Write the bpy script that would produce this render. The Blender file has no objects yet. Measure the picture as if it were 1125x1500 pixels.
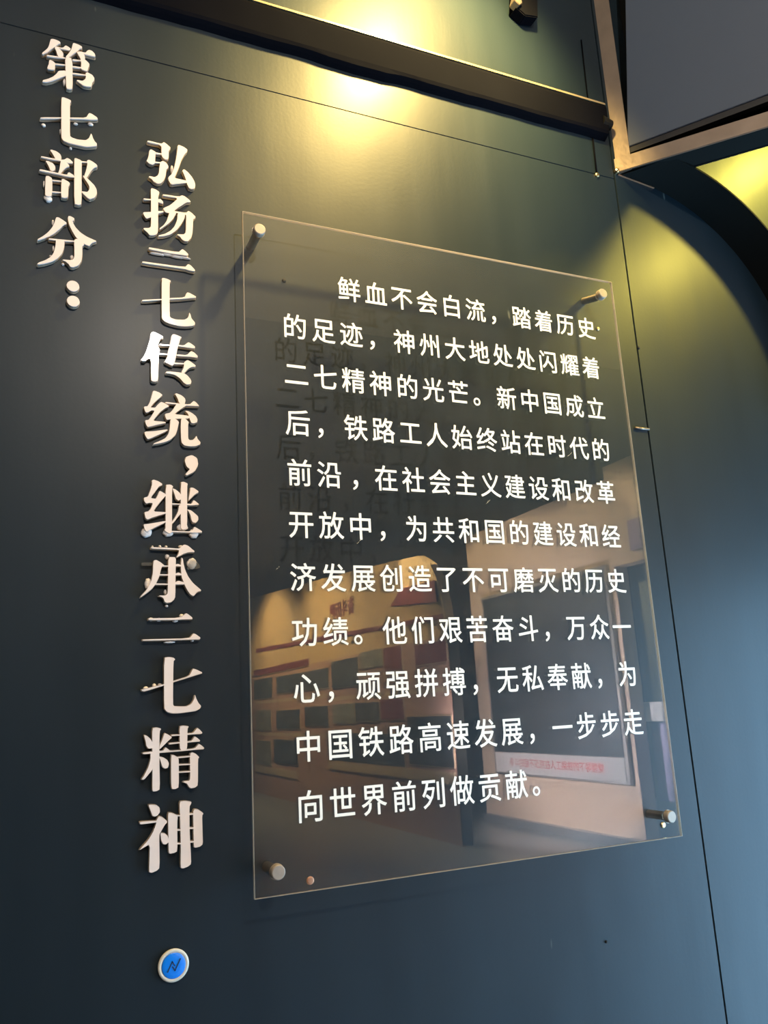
import bpy, bmesh, math, random
from mathutils import Vector

LAMP0, LAMP1, LAMP2, LAMP3, LAMP3B, LAMP4, LAMP8 = 14, 100, 200, 66, 24, 84, 7000
WASH_ANGLE = 100
HAZE = 0.006
PAINT_A, PAINT_B, PAINT_R, PAINT_S = (0.0055, 0.0115, 0.0165), (0.0095, 0.0180, 0.0250), 0.48, 0.17
COAT_W, COAT_R = 0.12, 0.30
# x, y, z, power, colour, aimed at
HALL = [(4.3, -8.6, 2.45, 900, (1.0, 0.75, 0.40), 5.8, -8.3, 0.8), (4.3, -6.2, 2.45, 700, (1.0, 0.75, 0.40), 5.8, -6.2, 0.8), (4.1, -6.9, -0.2, 2000, (1.0, 0.84, 0.82), 5.8, -7.5, 0.0),
        (3.0, -9.4, 2.4, 600, (1.0, 0.70, 0.32), 4.5, -9.8, 1.0), (3.0, -12.0, 2.4, 1400, (1.0, 0.70, 0.32), 4.5, -12, 0.8), (3.0, -15.0, 2.4, 1400, (1.0, 0.70, 0.32), 4.5, -15, 0.8)]

# ---------------------------------------------------------------- camera, light, exposure
C = bpy.context.collection
SC = bpy.context.scene
FLOOR = -1.37                      # all y/z below are in the wall's own frame, metres; Z() lifts them so the floor is z = 0
def W(x, y, z): return Vector((x, y, z - FLOOR))

def make_camera():
    yaw, pit, roll, fpx = 0.426552533, 0.229004197, -0.0558804891, 1217.24833
    f = Vector((math.sin(yaw)*math.cos(pit), math.cos(yaw)*math.cos(pit), math.sin(pit)))
    r0 = f.cross(Vector((0, 0, 1))).normalized(); u0 = r0.cross(f)
    r = math.cos(roll)*r0 + math.sin(roll)*u0
    u = -math.sin(roll)*r0 + math.cos(roll)*u0
    cd = bpy.data.cameras.new('camera'); co = bpy.data.objects.new('camera', cd); C.objects.link(co)
    from mathutils import Matrix
    m = Matrix((r, u, -f)).transposed().to_4x4()
    m.translation = W(-0.30129, -1.134211, 0.234419)
    co.matrix_world = m
    cd.sensor_fit = 'HORIZONTAL'; cd.sensor_width = 36.0
    cd.lens = fpx / 1125.0 * 36.0
    cd.clip_start = 0.01
    SC.camera = co
make_camera()

SC.view_settings.view_transform = 'Standard'
SC.view_settings.look = 'None'
SC.view_settings.gamma = 1.0
SC.view_settings.use_curve_mapping = False
SC.view_settings.exposure = 0.0

wd = bpy.data.worlds.new('world'); SC.world = wd; wd.use_nodes = True
wd.node_tree.nodes['Background'].inputs[0].default_value = (0.5, 0.65, 0.8, 1)
wd.node_tree.nodes['Background'].inputs[1].default_value = 0.02

def lamp(name, kind, loc, power, col, size=0.02, target=None, angle=None, blend=0.3, sx=None, sy=None):
    l = bpy.data.lights.new(name, kind); l.energy = power; l.color = col
    if kind == 'AREA':
        l.shape = 'RECTANGLE'; l.size = sx; l.size_y = sy
    else:
        l.shadow_soft_size = size
    if kind == 'SPOT':
        l.spot_size = math.radians(angle); l.spot_blend = blend
    o = bpy.data.objects.new(name, l); C.objects.link(o); o.location = W(*loc)
    if target is not None:
        o.rotation_euler = (W(*target) - W(*loc)).to_track_quat('-Z', 'Y').to_euler()
    return o

# track lamp in front of the panel: throws the panel's shadow line and glints on one letter
lamp('track_lamp_front', 'POINT', (0.13, -1.9, 1.66), LAMP1, (1.0, 0.90, 0.80), 0.02)
# added soft fill from the far upper left, brightens the raised letters
lamp('left_fill_light', 'AREA', (-2.3, -2.2, 2.3), LAMP0, (1.0, 0.88, 0.78), target=(0.0, 0.0, 0.6), sx=0.6, sy=0.6)
# warm wall washer close above the panel, aimed at the wall by the beam
lamp('wall_washer', 'SPOT', (0.42, -0.31, 1.72), LAMP2, (1.0, 0.70, 0.22), 0.03, target=(0.37, 0.045, 1.43), angle=WASH_ANGLE, blend=0.9)
# yellow lamp to the right, behind the frame
lamp('yellow_wall_washer', 'SPOT', (1.56, -0.60, 1.56), LAMP3, (1.0, 0.80, 0.13), 0.05, target=(1.13, 0.045, 1.00), angle=62, blend=0.8)
# added yellow fill close to the wall, brightens it above the curved strip
lamp('yellow_arch_fill', 'SPOT', (1.52, -0.20, 1.62), LAMP3B, (1.0, 0.86, 0.14), 0.03, target=(1.16, 0.045, 1.33), angle=70, blend=0.8)
# added blue fill out of view at the right, for the wall's blue gradient
lamp('blue_side_fill', 'AREA', (2.05, -0.72, -0.38), LAMP4, (0.36, 0.68, 1.0), target=(0.9, -0.10, -0.38), sx=1.0, sy=1.84)
# added blue spot brightening the floor at the right, to tint the lower wall
lamp('blue_floor_fill', 'SPOT', (2.0, -2.6, 2.5), LAMP8, (0.42, 0.72, 1.0), 0.25, target=(2.0, -2.7, -1.37), angle=48, blend=0.8)
# hall spots over the exhibition walls, plus one low fill added for the cream wall
for x, y, z, p, c, tx, ty, tz in HALL:
    lamp('hall_spot', 'SPOT', (x, y, z), p, c, 0.05, target=(tx, ty, tz), angle=125, blend=0.6)

# ---------------------------------------------------------------- helpers
def tag(o, label=None, cat=None, group=None, kind=None):
    if label: o['label'] = label
    if cat: o['category'] = cat
    if group: o['group'] = group
    if kind: o['kind'] = kind
    return o
def empty(name, loc, label=None, cat=None, group=None):
    o = bpy.data.objects.new(name, None); C.objects.link(o); o.location = loc
    o.empty_display_size = 0.02
    return tag(o, label, cat, group)
def link(name, bm, m, parent=None, smooth=False, bevel=0.0, bseg=2):
    """bm holds world coordinates; the object gets its origin at its parent's origin"""
    if bevel: bmesh.ops.bevel(bm, geom=list(bm.edges), offset=bevel, segments=bseg, affect='EDGES', clamp_overlap=True)
    bmesh.ops.recalc_face_normals(bm, faces=bm.faces)
    org = Vector((0, 0, 0))
    p = parent
    while p is not None:
        org += p.location; p = p.parent
    if parent is None:
        n = max(1, len(bm.verts)); org = sum((v.co for v in bm.verts), Vector()) / n
    bmesh.ops.translate(bm, vec=-org, verts=bm.verts)
    me = bpy.data.meshes.new(name); bm.to_mesh(me); bm.free()
    if smooth:
        for q in me.polygons: q.use_smooth = True
    o = bpy.data.objects.new(name, me); C.objects.link(o)
    if m: me.materials.append(m)
    if parent is not None: o.parent = parent
    else: o.location = org
    return o
def box(bm, a, b):
    r = bmesh.ops.create_cube(bm, size=1.0)
    a = W(*a); b = W(*b)
    for v in r['verts']:
        v.co = Vector(((a.x+b.x)/2 + v.co.x*(b.x-a.x), (a.y+b.y)/2 + v.co.y*(b.y-a.y), (a.z+b.z)/2 + v.co.z*(b.z-a.z)))
    return bm
def BX(a, b): return box(bmesh.new(), a, b)
def loop_prism(bm, pa, pb):
    """closed solid between two equal loops of world points"""
    va = [bm.verts.new(p) for p in pa]; vb = [bm.verts.new(p) for p in pb]
    n = len(va)
    bm.faces.new(va); bm.faces.new(list(reversed(vb)))
    for i in range(n):
        j = (i+1) % n
        bm.faces.new((va[i], vb[i], vb[j], va[j]))
    return bm
def prism_y(bm, poly, y0, y1):
    return loop_prism(bm, [W(x, y0, z) for x, z in poly], [W(x, y1, z) for x, z in poly])
def prism_x(bm, poly, x0, x1):
    return loop_prism(bm, [W(x0, y, z) for y, z in poly], [W(x1, y, z) for y, z in poly])
def cyl(bm, a, b, r0, r1=None, n=24):
    r1 = r0 if r1 is None else r1
    a = Vector(a); b = Vector(b); d = (b-a).normalized()
    u = d.orthogonal().normalized(); v = d.cross(u)
    pa = [a + u*r0*math.cos(2*math.pi*i/n) + v*r0*math.sin(2*math.pi*i/n) for i in range(n)]
    pb = [b + u*r1*math.cos(2*math.pi*i/n) + v*r1*math.sin(2*math.pi*i/n) for i in range(n)]
    return loop_prism(bm, pa, pb)
def lathe_y(bm, cx, cz, prof, n=32, sx=1.0, sz=1.0):
    """profile of (radius, y) turned about an axis along y"""
    rings = []
    for r, y in prof:
        rings.append([bm.verts.new(W(cx + sx*r*math.cos(2*math.pi*i/n), y, cz + sz*r*math.sin(2*math.pi*i/n))) for i in range(n)])
    for k in range(len(rings)-1):
        for i in range(n):
            j = (i+1) % n
            bm.faces.new((rings[k][i], rings[k][j], rings[k+1][j], rings[k+1][i]))
    bm.faces.new(rings[0]); bm.faces.new(list(reversed(rings[-1])))
    return bm

# ---------------------------------------------------------------- materials
def mat(name, col, rough=0.5, metal=0.0, spec=0.5, var=0.0, vscale=8.0, bump=0.0, bscale=60.0, stretch=(1, 1, 1), rvar=0.0):
    m = bpy.data.materials.new(name); m.use_nodes = True
    nt = m.node_tree; n = nt.nodes; L = nt.links
    b = n['Principled BSDF']
    b.inputs['Roughness'].default_value = rough; b.inputs['Metallic'].default_value = metal
    b.inputs['Specular IOR Level'].default_value = spec
    tc = n.new('ShaderNodeTexCoord'); mp = n.new('ShaderNodeMapping'); mp.inputs['Scale'].default_value = stretch
    L.new(tc.outputs['Object'], mp.inputs['Vector'])
    nz = n.new('ShaderNodeTexNoise'); nz.inputs['Scale'].default_value = vscale; nz.inputs['Detail'].default_value = 5
    L.new(mp.outputs[0], nz.inputs['Vector'])
    mx = n.new('ShaderNodeMix'); mx.data_type = 'RGBA'
    mx.inputs[6].default_value = tuple(max(0, c*(1-var)) for c in col) + (1,)
    mx.inputs[7].default_value = tuple(min(1, c*(1+var)) for c in col) + (1,)
    L.new(nz.outputs['Fac'], mx.inputs[0]); L.new(mx.outputs[2], b.inputs['Base Color'])
    if rvar:
        mr = n.new('ShaderNodeMapRange'); mr.inputs[3].default_value = rough - rvar; mr.inputs[4].default_value = rough + rvar
        L.new(nz.outputs['Fac'], mr.inputs[0]); L.new(mr.outputs[0], b.inputs['Roughness'])
    if bump:
        nb = n.new('ShaderNodeTexNoise'); nb.inputs['Scale'].default_value = bscale; nb.inputs['Detail'].default_value = 3
        L.new(mp.outputs[0], nb.inputs['Vector'])
        bp = n.new('ShaderNodeBump'); bp.inputs['Strength'].default_value = bump; bp.inputs['Distance'].default_value = 0.002
        L.new(nb.outputs['Fac'], bp.inputs['Height']); L.new(bp.outputs[0], b.inputs['Normal'])
    return m

def wall_paint():
    """dark blue-green enamel rolled over sheet steel: soft dents, faint vertical roller streaks, small scratches"""
    m = bpy.data.materials.new('dark_enamel'); m.use_nodes = True
    nt = m.node_tree; n = nt.nodes; L = nt.links; b = n['Principled BSDF']
    tc = n.new('ShaderNodeTexCoord')
    g = n.new('ShaderNodeNewGeometry')
    def noise(scale, stretch, detail=4):
        mp = n.new('ShaderNodeMapping'); mp.inputs['Scale'].default_value = stretch
        L.new(g.outputs['Position'], mp.inputs['Vector'])
        z = n.new('ShaderNodeTexNoise'); z.inputs['Scale'].default_value = scale; z.inputs['Detail'].default_value = detail
        L.new(mp.outputs[0], z.inputs['Vector']); return z
    streak = noise(14, (1, 1, 0.10)); dent = noise(4.5, (1, 1, 0.6), 2); fine = noise(160, (1, 1, 1), 2)
    mx = n.new('ShaderNodeMix'); mx.data_type = 'RGBA'
    mx.inputs[6].default_value = PAINT_A + (1,)
    mx.inputs[7].default_value = PAINT_B + (1,)
    L.new(streak.outputs['Fac'], mx.inputs[0])
    # pale nicks
    sc = noise(38, (1, 1, 0.35), 1)
    rp = n.new('ShaderNodeValToRGB'); rp.color_ramp.elements[0].position = 0.80; rp.color_ramp.elements[1].position = 0.83
    L.new(sc.outputs['Fac'], rp.inputs[0])
    m2 = n.new('ShaderNodeMix'); m2.data_type = 'RGBA'; m2.inputs[7].default_value = (0.09, 0.10, 0.09, 1)
    L.new(rp.outputs[0], m2.inputs[0]); L.new(mx.outputs[2], m2.inputs[6]); L.new(m2.outputs[2], b.inputs['Base Color'])
    mr = n.new('ShaderNodeMapRange'); mr.inputs[3].default_value = PAINT_R - 0.07; mr.inputs[4].default_value = PAINT_R + 0.07
    L.new(streak.outputs['Fac'], mr.inputs[0]); L.new(mr.outputs[0], b.inputs['Roughness'])
    b.inputs['Specular IOR Level'].default_value = PAINT_S
    b.inputs['Coat Weight'].default_value = COAT_W; b.inputs['Coat Roughness'].default_value = COAT_R; b.inputs['Coat IOR'].default_value = 1.5
    b1 = n.new('ShaderNodeBump'); b1.inputs['Strength'].default_value = 0.20; b1.inputs['Distance'].default_value = 0.02
    L.new(dent.outputs['Fac'], b1.inputs['Height'])
    b2 = n.new('ShaderNodeBump'); b2.inputs['Strength'].default_value = 0.10; b2.inputs['Distance'].default_value = 0.001
    b3 = n.new('ShaderNodeBump'); b3.inputs['Strength'].default_value = 0.35; b3.inputs['Distance'].default_value = 0.002
    L.new(streak.outputs['Fac'], b3.inputs['Height']); L.new(b1.outputs[0], b3.inputs['Normal'])
    L.new(fine.outputs['Fac'], b2.inputs['Height']); L.new(b3.outputs[0], b2.inputs['Normal']); L.new(b2.outputs[0], b.inputs['Normal'])
    return m
M_WALL = wall_paint()

def clear_sheet(name, haze, tint=(1, 1, 1), boost=1.0):
    m = bpy.data.materials.new(name); m.use_nodes = True
    nt = m.node_tree; n = nt.nodes; L = nt.links
    n.remove(n['Principled BSDF']); out = n['Material Output']
    tr = n.new('ShaderNodeBsdfTransparent'); tr.inputs[0].default_value = tint + (1,)
    gl = n.new('ShaderNodeBsdfGlossy'); gl.inputs['Roughness'].default_value = 0.0
    df = n.new('ShaderNodeBsdfDiffuse'); df.inputs[0].default_value = (0.75, 0.72, 0.66, 1)
    fr = n.new('ShaderNodeFresnel'); fr.inputs[0].default_value = 1.49
    # the same 1.49 interface from inside and outside (the sheet is thin, nothing is trapped in it)
    geo = n.new('ShaderNodeNewGeometry'); ior = n.new('ShaderNodeMapRange'); ior.inputs[3].default_value = 1.49; ior.inputs[4].default_value = 1/1.49
    L.new(geo.outputs['Backfacing'], ior.inputs[0]); L.new(ior.outputs[0], fr.inputs[0])
    mul = n.new('ShaderNodeMath'); mul.operation = 'MULTIPLY'; mul.inputs[1].default_value = boost
    L.new(fr.outputs[0], mul.inputs[0])
    tc = n.new('ShaderNodeTexCoord'); nz = n.new('ShaderNodeTexNoise'); nz.inputs['Scale'].default_value = 5; nz.inputs['Detail'].default_value = 8
    L.new(tc.outputs['Object'], nz.inputs['Vector'])
    mr = n.new('ShaderNodeMapRange'); mr.inputs[1].default_value = 0.35; mr.inputs[2].default_value = 0.75
    mr.inputs[3].default_value = haze*0.4; mr.inputs[4].default_value = haze*1.8
    L.new(nz.outputs['Fac'], mr.inputs[0])
    m1 = n.new('ShaderNodeMixShader'); m2 = n.new('ShaderNodeMixShader')
    L.new(mr.outputs[0], m1.inputs[0]); L.new(tr.outputs[0], m1.inputs[1]); L.new(df.outputs[0], m1.inputs[2])
    L.new(mul.outputs[0], m2.inputs[0]); L.new(m1.outputs[0], m2.inputs[1]); L.new(gl.outputs[0], m2.inputs[2])
    L.new(m2.outputs[0], out.inputs[0])
    return m
def frosted(name, col, alpha, rough=0.2):
    """cloudy acrylic seen edge-on: partly see-through, partly diffuse"""
    m = bpy.data.materials.new(name); m.use_nodes = True
    nt = m.node_tree; n = nt.nodes; L = nt.links
    b = n['Principled BSDF']; out = n['Material Output']
    b.inputs['Base Color'].default_value = col + (1,); b.inputs['Roughness'].default_value = rough
    tc = n.new('ShaderNodeTexCoord'); nz = n.new('ShaderNodeTexNoise'); nz.inputs['Scale'].default_value = 40
    L.new(tc.outputs['Object'], nz.inputs['Vector'])
    mr = n.new('ShaderNodeMapRange'); mr.inputs[3].default_value = max(0, alpha-0.25); mr.inputs[4].default_value = min(1, alpha+0.25)
    L.new(nz.outputs['Fac'], mr.inputs[0])
    tl = n.new('ShaderNodeBsdfTranslucent'); tl.inputs[0].default_value = col + (1,)
    ms = n.new('ShaderNodeMixShader'); ms.inputs[0].default_value = 0.35
    L.new(b.outputs[0], ms.inputs[1]); L.new(tl.outputs[0], ms.inputs[2])
    tr = n.new('ShaderNodeBsdfTransparent'); m1 = n.new('ShaderNodeMixShader')
    L.new(mr.outputs[0], m1.inputs[0]); L.new(tr.outputs[0], m1.inputs[1]); L.new(ms.outputs[0], m1.inputs[2])
    L.new(m1.outputs[0], out.inputs[0])
    return m
M_ACRYLIC = clear_sheet('clear_acrylic', HAZE)
M_EDGE = frosted('acrylic_cut_edge', (0.50, 0.42, 0.33), 0.9)
M_SIDE = frosted('letter_side_acrylic', (0.62, 0.50, 0.38), 0.80, 0.12)
M_FACE = mat('cream_letter_face', (0.78, 0.67, 0.61), 0.09, spec=0.6, var=0.03, vscale=30)
M_CLEARBIT = clear_sheet('bare_clear_acrylic', 0.10, (0.8, 0.78, 0.74), 1.6)
M_GLUE = mat('dried_glue', (0.72, 0.66, 0.62), 0.45, var=0.08, vscale=200, bump=0.5, bscale=300)
M_INK = mat('cream_print', (0.90, 0.86, 0.76), 0.5, var=0.02)
M_BOLT = mat('brushed_brass_steel', (0.62, 0.52, 0.42), 0.30, metal=1.0, var=0.12, vscale=60, stretch=(1, 12, 1))
M_CAP = mat('bolt_cap_steel', (0.30, 0.25, 0.20), 0.5, metal=0.3, var=0.15, vscale=120)
M_BEAM = mat('matt_brown_beam', (0.0040, 0.0042, 0.0060), 0.95, spec=0.0, var=0.25, vscale=7, bump=0.4, bscale=25)
M_FRAME = mat('worn_angle_iron', (0.27, 0.215, 0.175), 0.42, metal=0.75, var=0.3, vscale=18, bump=0.5, bscale=30)
M_DARK = mat('dark_steel', (0.008, 0.008, 0.007), 0.7, spec=0.15, var=0.2)
M_ARCH = mat('dark_painted_strip', (0.008, 0.008, 0.007), 0.8, spec=0.08, var=0.2)
M_SCREEN = mat('slate_panel', (0.055, 0.075, 0.112), 0.33, spec=0.6, var=0.06, vscale=5, bump=0.06, bscale=500)
M_BLACK = mat('black_gap', (0.008, 0.008, 0.010), 0.5, var=0.1)
M_BLUE = mat('blue_disc', (0.005, 0.20, 0.78), 0.25, var=0.05)
M_WHITE = mat('ivory_plastic', (0.62, 0.58, 0.48), 0.4, var=0.04)
M_NAVY = mat('navy_print', (0.004, 0.02, 0.07), 0.5)
M_RUST = mat('rusty_screw', (0.42, 0.20, 0.11), 0.45, metal=0.5, var=0.3, vscale=200)
M_BRASS = mat('brass_screw', (0.75, 0.55, 0.28), 0.3, metal=1.0)
M_HOLE = mat('screw_hole', (0.006, 0.005, 0.004), 0.8)
M_FLOOR = mat('grey_floor', (0.20, 0.23, 0.25), 0.30, var=0.15, vscale=2, bump=0.1, bscale=40)
M_CEIL = mat('ceiling_black', (0.02, 0.02, 0.02), 0.8, var=0.2)
M_SOFFIT = mat('soffit_brown', (0.50, 0.38, 0.24), 0.7, var=0.15, vscale=1.5)
M_CREAM = mat('cream_plaster', (0.72, 0.60, 0.48), 0.6, var=0.05, vscale=1.5)
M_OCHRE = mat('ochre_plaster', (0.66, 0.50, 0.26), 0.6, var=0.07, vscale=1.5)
M_PINK = mat('pinkish_wall_shade', (0.50, 0.33, 0.27), 0.6, var=0.06, vscale=1.5)
M_PHOTO = mat('dim_photograph', (0.10, 0.12, 0.14), 0.4, var=0.75, vscale=3.5)
M_PHOTO2 = mat('pale_photograph', (0.28, 0.30, 0.27), 0.4, var=0.6, vscale=4)
M_MAROON = mat('maroon_card', (0.22, 0.055, 0.06), 0.5, var=0.3, vscale=9)
M_CAPTION = mat('caption_card', (0.60, 0.50, 0.36), 0.6, var=0.08, vscale=8)
M_DISPLAY = mat('display_picture', (0.045, 0.055, 0.065), 0.35, var=0.7, vscale=1.4)
M_SILVER = mat('silver_frame', (0.35, 0.37, 0.38), 0.4, metal=0.4)
M_LABEL = mat('label_strip', (0.82, 0.88, 0.94), 0.5, var=0.03)
M_RED = mat('red_lettering', (0.60, 0.06, 0.05), 0.5)
M_PURPLE = mat('violet_panel', (0.22, 0.20, 0.36), 0.4, var=0.25, vscale=4, stretch=(1, 3, 0.3))
M_SAGE = mat('sage_wall', (0.24, 0.28, 0.25), 0.5, var=0.4, vscale=1.6)
M_TRACK = mat('spot_housing', (0.03, 0.03, 0.03), 0.4)

# ---------------------------------------------------------------- the wall: steel sheets with open joints
WY = 0.045
wf = link('wall_front', BX((-3.2, WY+0.004, FLOOR), (3.6, WY+0.12, 2.6)), M_DARK); tag(wf, kind='structure')
def sheet(a, b, y=WY):
    return link('steel_sheet', BX((a[0], y, a[1]), (b[0], y+0.0039, b[1])), M_WALL, wf, bevel=0.0010)
sheet((-3.2, FLOOR), (0.8015, 1.2725))
sheet((-3.2, 1.2728), (0.8015, 2.6), WY)
sheet((0.8035, FLOOR), (3.6, 2.6))
fl = link('floor', BX((-3.2, -24, FLOOR-0.1), (9, WY+0.12, FLOOR)), M_FLOOR); tag(fl, kind='structure')
ce = link('ceiling', BX((-3.2, -24, 3.2), (9, WY+0.12, 3.3)), M_CEIL); tag(ce, kind='structure')
so = link('trim_1', BX((-3.2, -3.45, 2.6), (4.4, WY+0.12, 2.75)), M_SOFFIT); tag(so, kind='structure')
wl = link('wall_left', BX((-3.3, -24, FLOOR), (-3.2, WY+0.12, 3.2)), M_DARK); tag(wl, kind='structure')
wb = link('wall_back', BX((-3.2, -24.1, FLOOR), (9, -24, 3.2)), M_DARK); tag(wb, kind='structure')
wr = link('wall_right', BX((8.9, -24, FLOOR), (9, WY+0.12, 3.2)), M_DARK); tag(wr, kind='structure')

# far side of the hall, seen mirrored in the acrylic
fw = link('wall_hall', BX((5.79, -9.40, FLOOR), (5.97, -6.17, 2.60)), M_CREAM); tag(fw, kind='structure')
fu = link('wall_hall_fascia', BX((5.79, -6.17, 1.60), (5.97, -4.3, 2.75)), M_CREAM); tag(fu, kind='structure')
fo = link('wall_hall_recess', BX((6.1, -6.3, FLOOR), (6.2, -4.3, 1.60)), M_SAGE); tag(fo, kind='structure')
fp = link('wall_hall_plinth', BX((5.70, -9.36, FLOOR), (5.789, -6.19, FLOOR+0.10)), M_FLOOR); tag(fp, kind='structure')
poly = [(-16.9, 2.72), (-12.05, 2.40), (-9.4, 2.20), (-8.45, 2.12), (-8.12, 1.95), (-7.96, 1.75), (-7.84, 1.45), (-7.78, 1.1), (-7.76, FLOOR), (-16.9, FLOOR)]
fa = link('wall_exhibition', prism_x(bmesh.new(), poly, 4.5, 4.62), M_OCHRE); tag(fa, kind='structure')
link('end_shade_strip', BX((4.49, -7.7598, FLOOR), (4.625, -7.745, 1.2)), M_DARK, fa)  # dark strip added so that the lit wall end stays dark
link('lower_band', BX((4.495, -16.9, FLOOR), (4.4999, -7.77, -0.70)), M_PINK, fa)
link('shaded_band', BX((4.496, -16.9, -0.70), (4.4999, -7.77, 1.02)), M_PINK, fa)  # pinkish colour stands in for the wall below the yellow light

def text_mesh(name, s, size, m, loc, rot, extrude=0.0004, offset=0.0, align='CENTER', parent=None, sx=1.0):
    c = bpy.data.curves.new(name, 'FONT'); c.body = s; c.size = size; c.extrude = extrude; c.offset = offset
    c.align_x = align; c.resolution_u = 3
    o = bpy.data.objects.new(name, c); C.objects.link(o)
    bpy.context.view_layer.update()
    dg = bpy.context.evaluated_depsgraph_get()
    me = bpy.data.meshes.new_from_object(o.evaluated_get(dg))
    bpy.data.objects.remove(o); bpy.data.curves.remove(c)
    me.materials.clear(); me.materials.append(m); me.name = name
    q = bpy.data.objects.new(name, me); C.objects.link(q)
    q.rotation_euler = rot
    p = Vector(loc)
    if parent is not None: q.parent = parent; p = p - parent.location
    q.location = p; q.scale = (sx, 1, 1)
    return q
RX = (math.pi/2, 0, -math.pi/2)      # lettering on a wall that faces -x

# framed picture with its caption strip
t = empty('framed_display', W(5.79, -7.62, -0.72), 'large framed picture with pale caption strip, mirrored in the acrylic sheet', 'picture')
link('frame', BX((5.735, -8.99, -0.72), (5.789, -6.25, 1.64)), M_SILVER, t)
link('picture', BX((5.728, -8.94, -0.44), (5.7349, -6.30, 1.60)), M_DISPLAY, t)
link('caption_strip', BX((5.726, -8.94, -0.70), (5.7349, -6.30, -0.45)), M_LABEL, t)
text_mesh('caption_text', '党领导下的铁路工人在京汉不屈的斗争', 0.115, M_RED, W(5.724, -7.62, -0.61), RX, parent=t)
# exhibition boards
ti = text_mesh('wall_title', '奋斗历程', 0.27, M_MAROON, W(4.49, -11.25, 1.68), RX, extrude=0.004, offset=0.006)
tag(ti, 'dark red title lettering on the ochre wall, mirrored in the acrylic sheet', 'sign')
hl = link('heading_strip', prism_x(bmesh.new(), [(-16.4, 1.49), (-16.4, 1.57), (-7.85, 1.29), (-7.85, 1.23)], 4.485, 4.499), M_MAROON)
tag(hl, 'long thin maroon line of heading under the title on the ochre wall', 'sign')
bn = link('banner_picture', prism_x(bmesh.new(), [(-9.33, 1.57), (-7.95, 1.45), (-7.97, 1.72), (-8.97, 1.76)], 4.47, 4.499), M_MAROON)
tag(bn, 'slanted maroon banner picture at the curved end of the ochre wall', 'picture')
boards = [  # y0, y1, z0, z1, material, label
 (-16.58, -12.92, 1.00, 1.12, M_MAROON, 'long maroon heading strip above the leftmost photo boards in the reflection'),
 (-14.93, -11.96, 0.58, 0.90, M_PHOTO, 'wide dark photo board under the maroon strip, upper row of the reflected wall'),
 (-16.59, -15.23, 0.52, 0.92, M_PHOTO, 'dark photo board at the far left end, upper row of the reflected wall'),
 (-11.79, -10.64, 0.56, 0.98, M_PHOTO, 'tall dark photo board in the middle of the reflected upper row'),
 (-10.54, -9.72, 0.79, 1.03, M_PHOTO2, 'small pale green photo board, upper row of the reflected wall'),
 (-9.64, -9.08, 0.70, 1.02, M_MAROON, 'small maroon card beside the pale green photo, reflected upper row'),
 (-8.65, -7.80, 0.72, 0.97, M_MAROON, 'wide maroon card at the right end of the reflected upper row'),
 (-16.47, -15.36, -0.11, 0.29, M_PHOTO2, 'pale photo board at the far left end, middle row of the reflected wall'),
 (-14.99, -13.53, -0.08, 0.26, M_PHOTO, 'dark group photo, second board of the reflected middle row'),
 (-13.23, -12.03, -0.03, 0.29, M_PHOTO, 'dark photo board, third of the reflected middle row'),
 (-11.82, -10.86, 0.01, 0.30, M_PHOTO2, 'pale photo board, fourth of the reflected middle row'),
 (-10.81, -9.93, 0.03, 0.30, M_PHOTO, 'dark photo board left of the red card, reflected middle row'),
 (-9.84, -9.11, 0.05, 0.32, M_MAROON, 'red card at the right of the reflected middle row'),
 (-16.52, -15.41, -0.79, -0.32, M_PHOTO2, 'pale photo board at the far left end, bottom row of the reflected wall'),
 (-15.19, -13.71, -0.71, -0.28, M_PHOTO, 'dark photo board, second of the reflected bottom row'),
 (-12.03, -9.17, -0.56, -0.14, M_PHOTO, 'very wide dark photo board in the reflected bottom row'),
 (-9.01, -7.80, -0.51, 0.08, M_DISPLAY, 'black screen-like board at the right end of the reflected lower rows'),
 (-12.09, -7.81, -0.70, -0.58, M_CAPTION, 'long pale caption card under the reflected bottom row'),
 (-16.56, -13.75, -0.95, -0.83, M_CAPTION, 'pale caption card at the bottom left of the reflected wall'),
]
for y0, y1, z0, z1, m, lab in boards:
    r = empty('photo_board', W(4.48, (y0+y1)/2, z0), lab, 'board', 'photo boards on the ochre exhibition wall')
    link('backing', BX((4.478, y0-0.01, z0-0.01), (4.494, y1+0.01, z1+0.01)), M_CAPTION, r)
    link('print', BX((4.474, y0, z0), (4.4779, y1, z1)), m, r)
for k, (y0, y1, z) in enumerate([(-16.5, -12.1, 0.42), (-16.5, -9.1, -0.22), (-11.9, -7.9, 0.36)]):
    o = link('caption_rail', BX((4.4950, y0, z), (4.4958, y1, z+0.06)), M_CAPTION)
    tag(o, ['pale caption rail under the left boards of the upper row', 'pale caption rail under the middle row of boards', 'pale caption rail above the right half of the middle row'][k], 'rail')
r = link('violet_board', BX((6.05, -6.2, -0.90), (6.099, -5.2, -0.10)), M_PURPLE); tag(r, 'violet-blue board low in the recess beside the framed display', 'board')
r = link('pale_shelf', BX((5.98, -6.2, -0.08), (6.099, -5.2, 0.12)), M_LABEL); tag(r, 'pale shelf above the violet-blue board in the recess', 'shelf')
r = link('violet_sign', BX((5.76, -5.84, 1.72), (5.789, -5.55, 2.05)), M_PURPLE); tag(r, 'small violet sign high on the cream wall in the reflection', 'sign')
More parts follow.
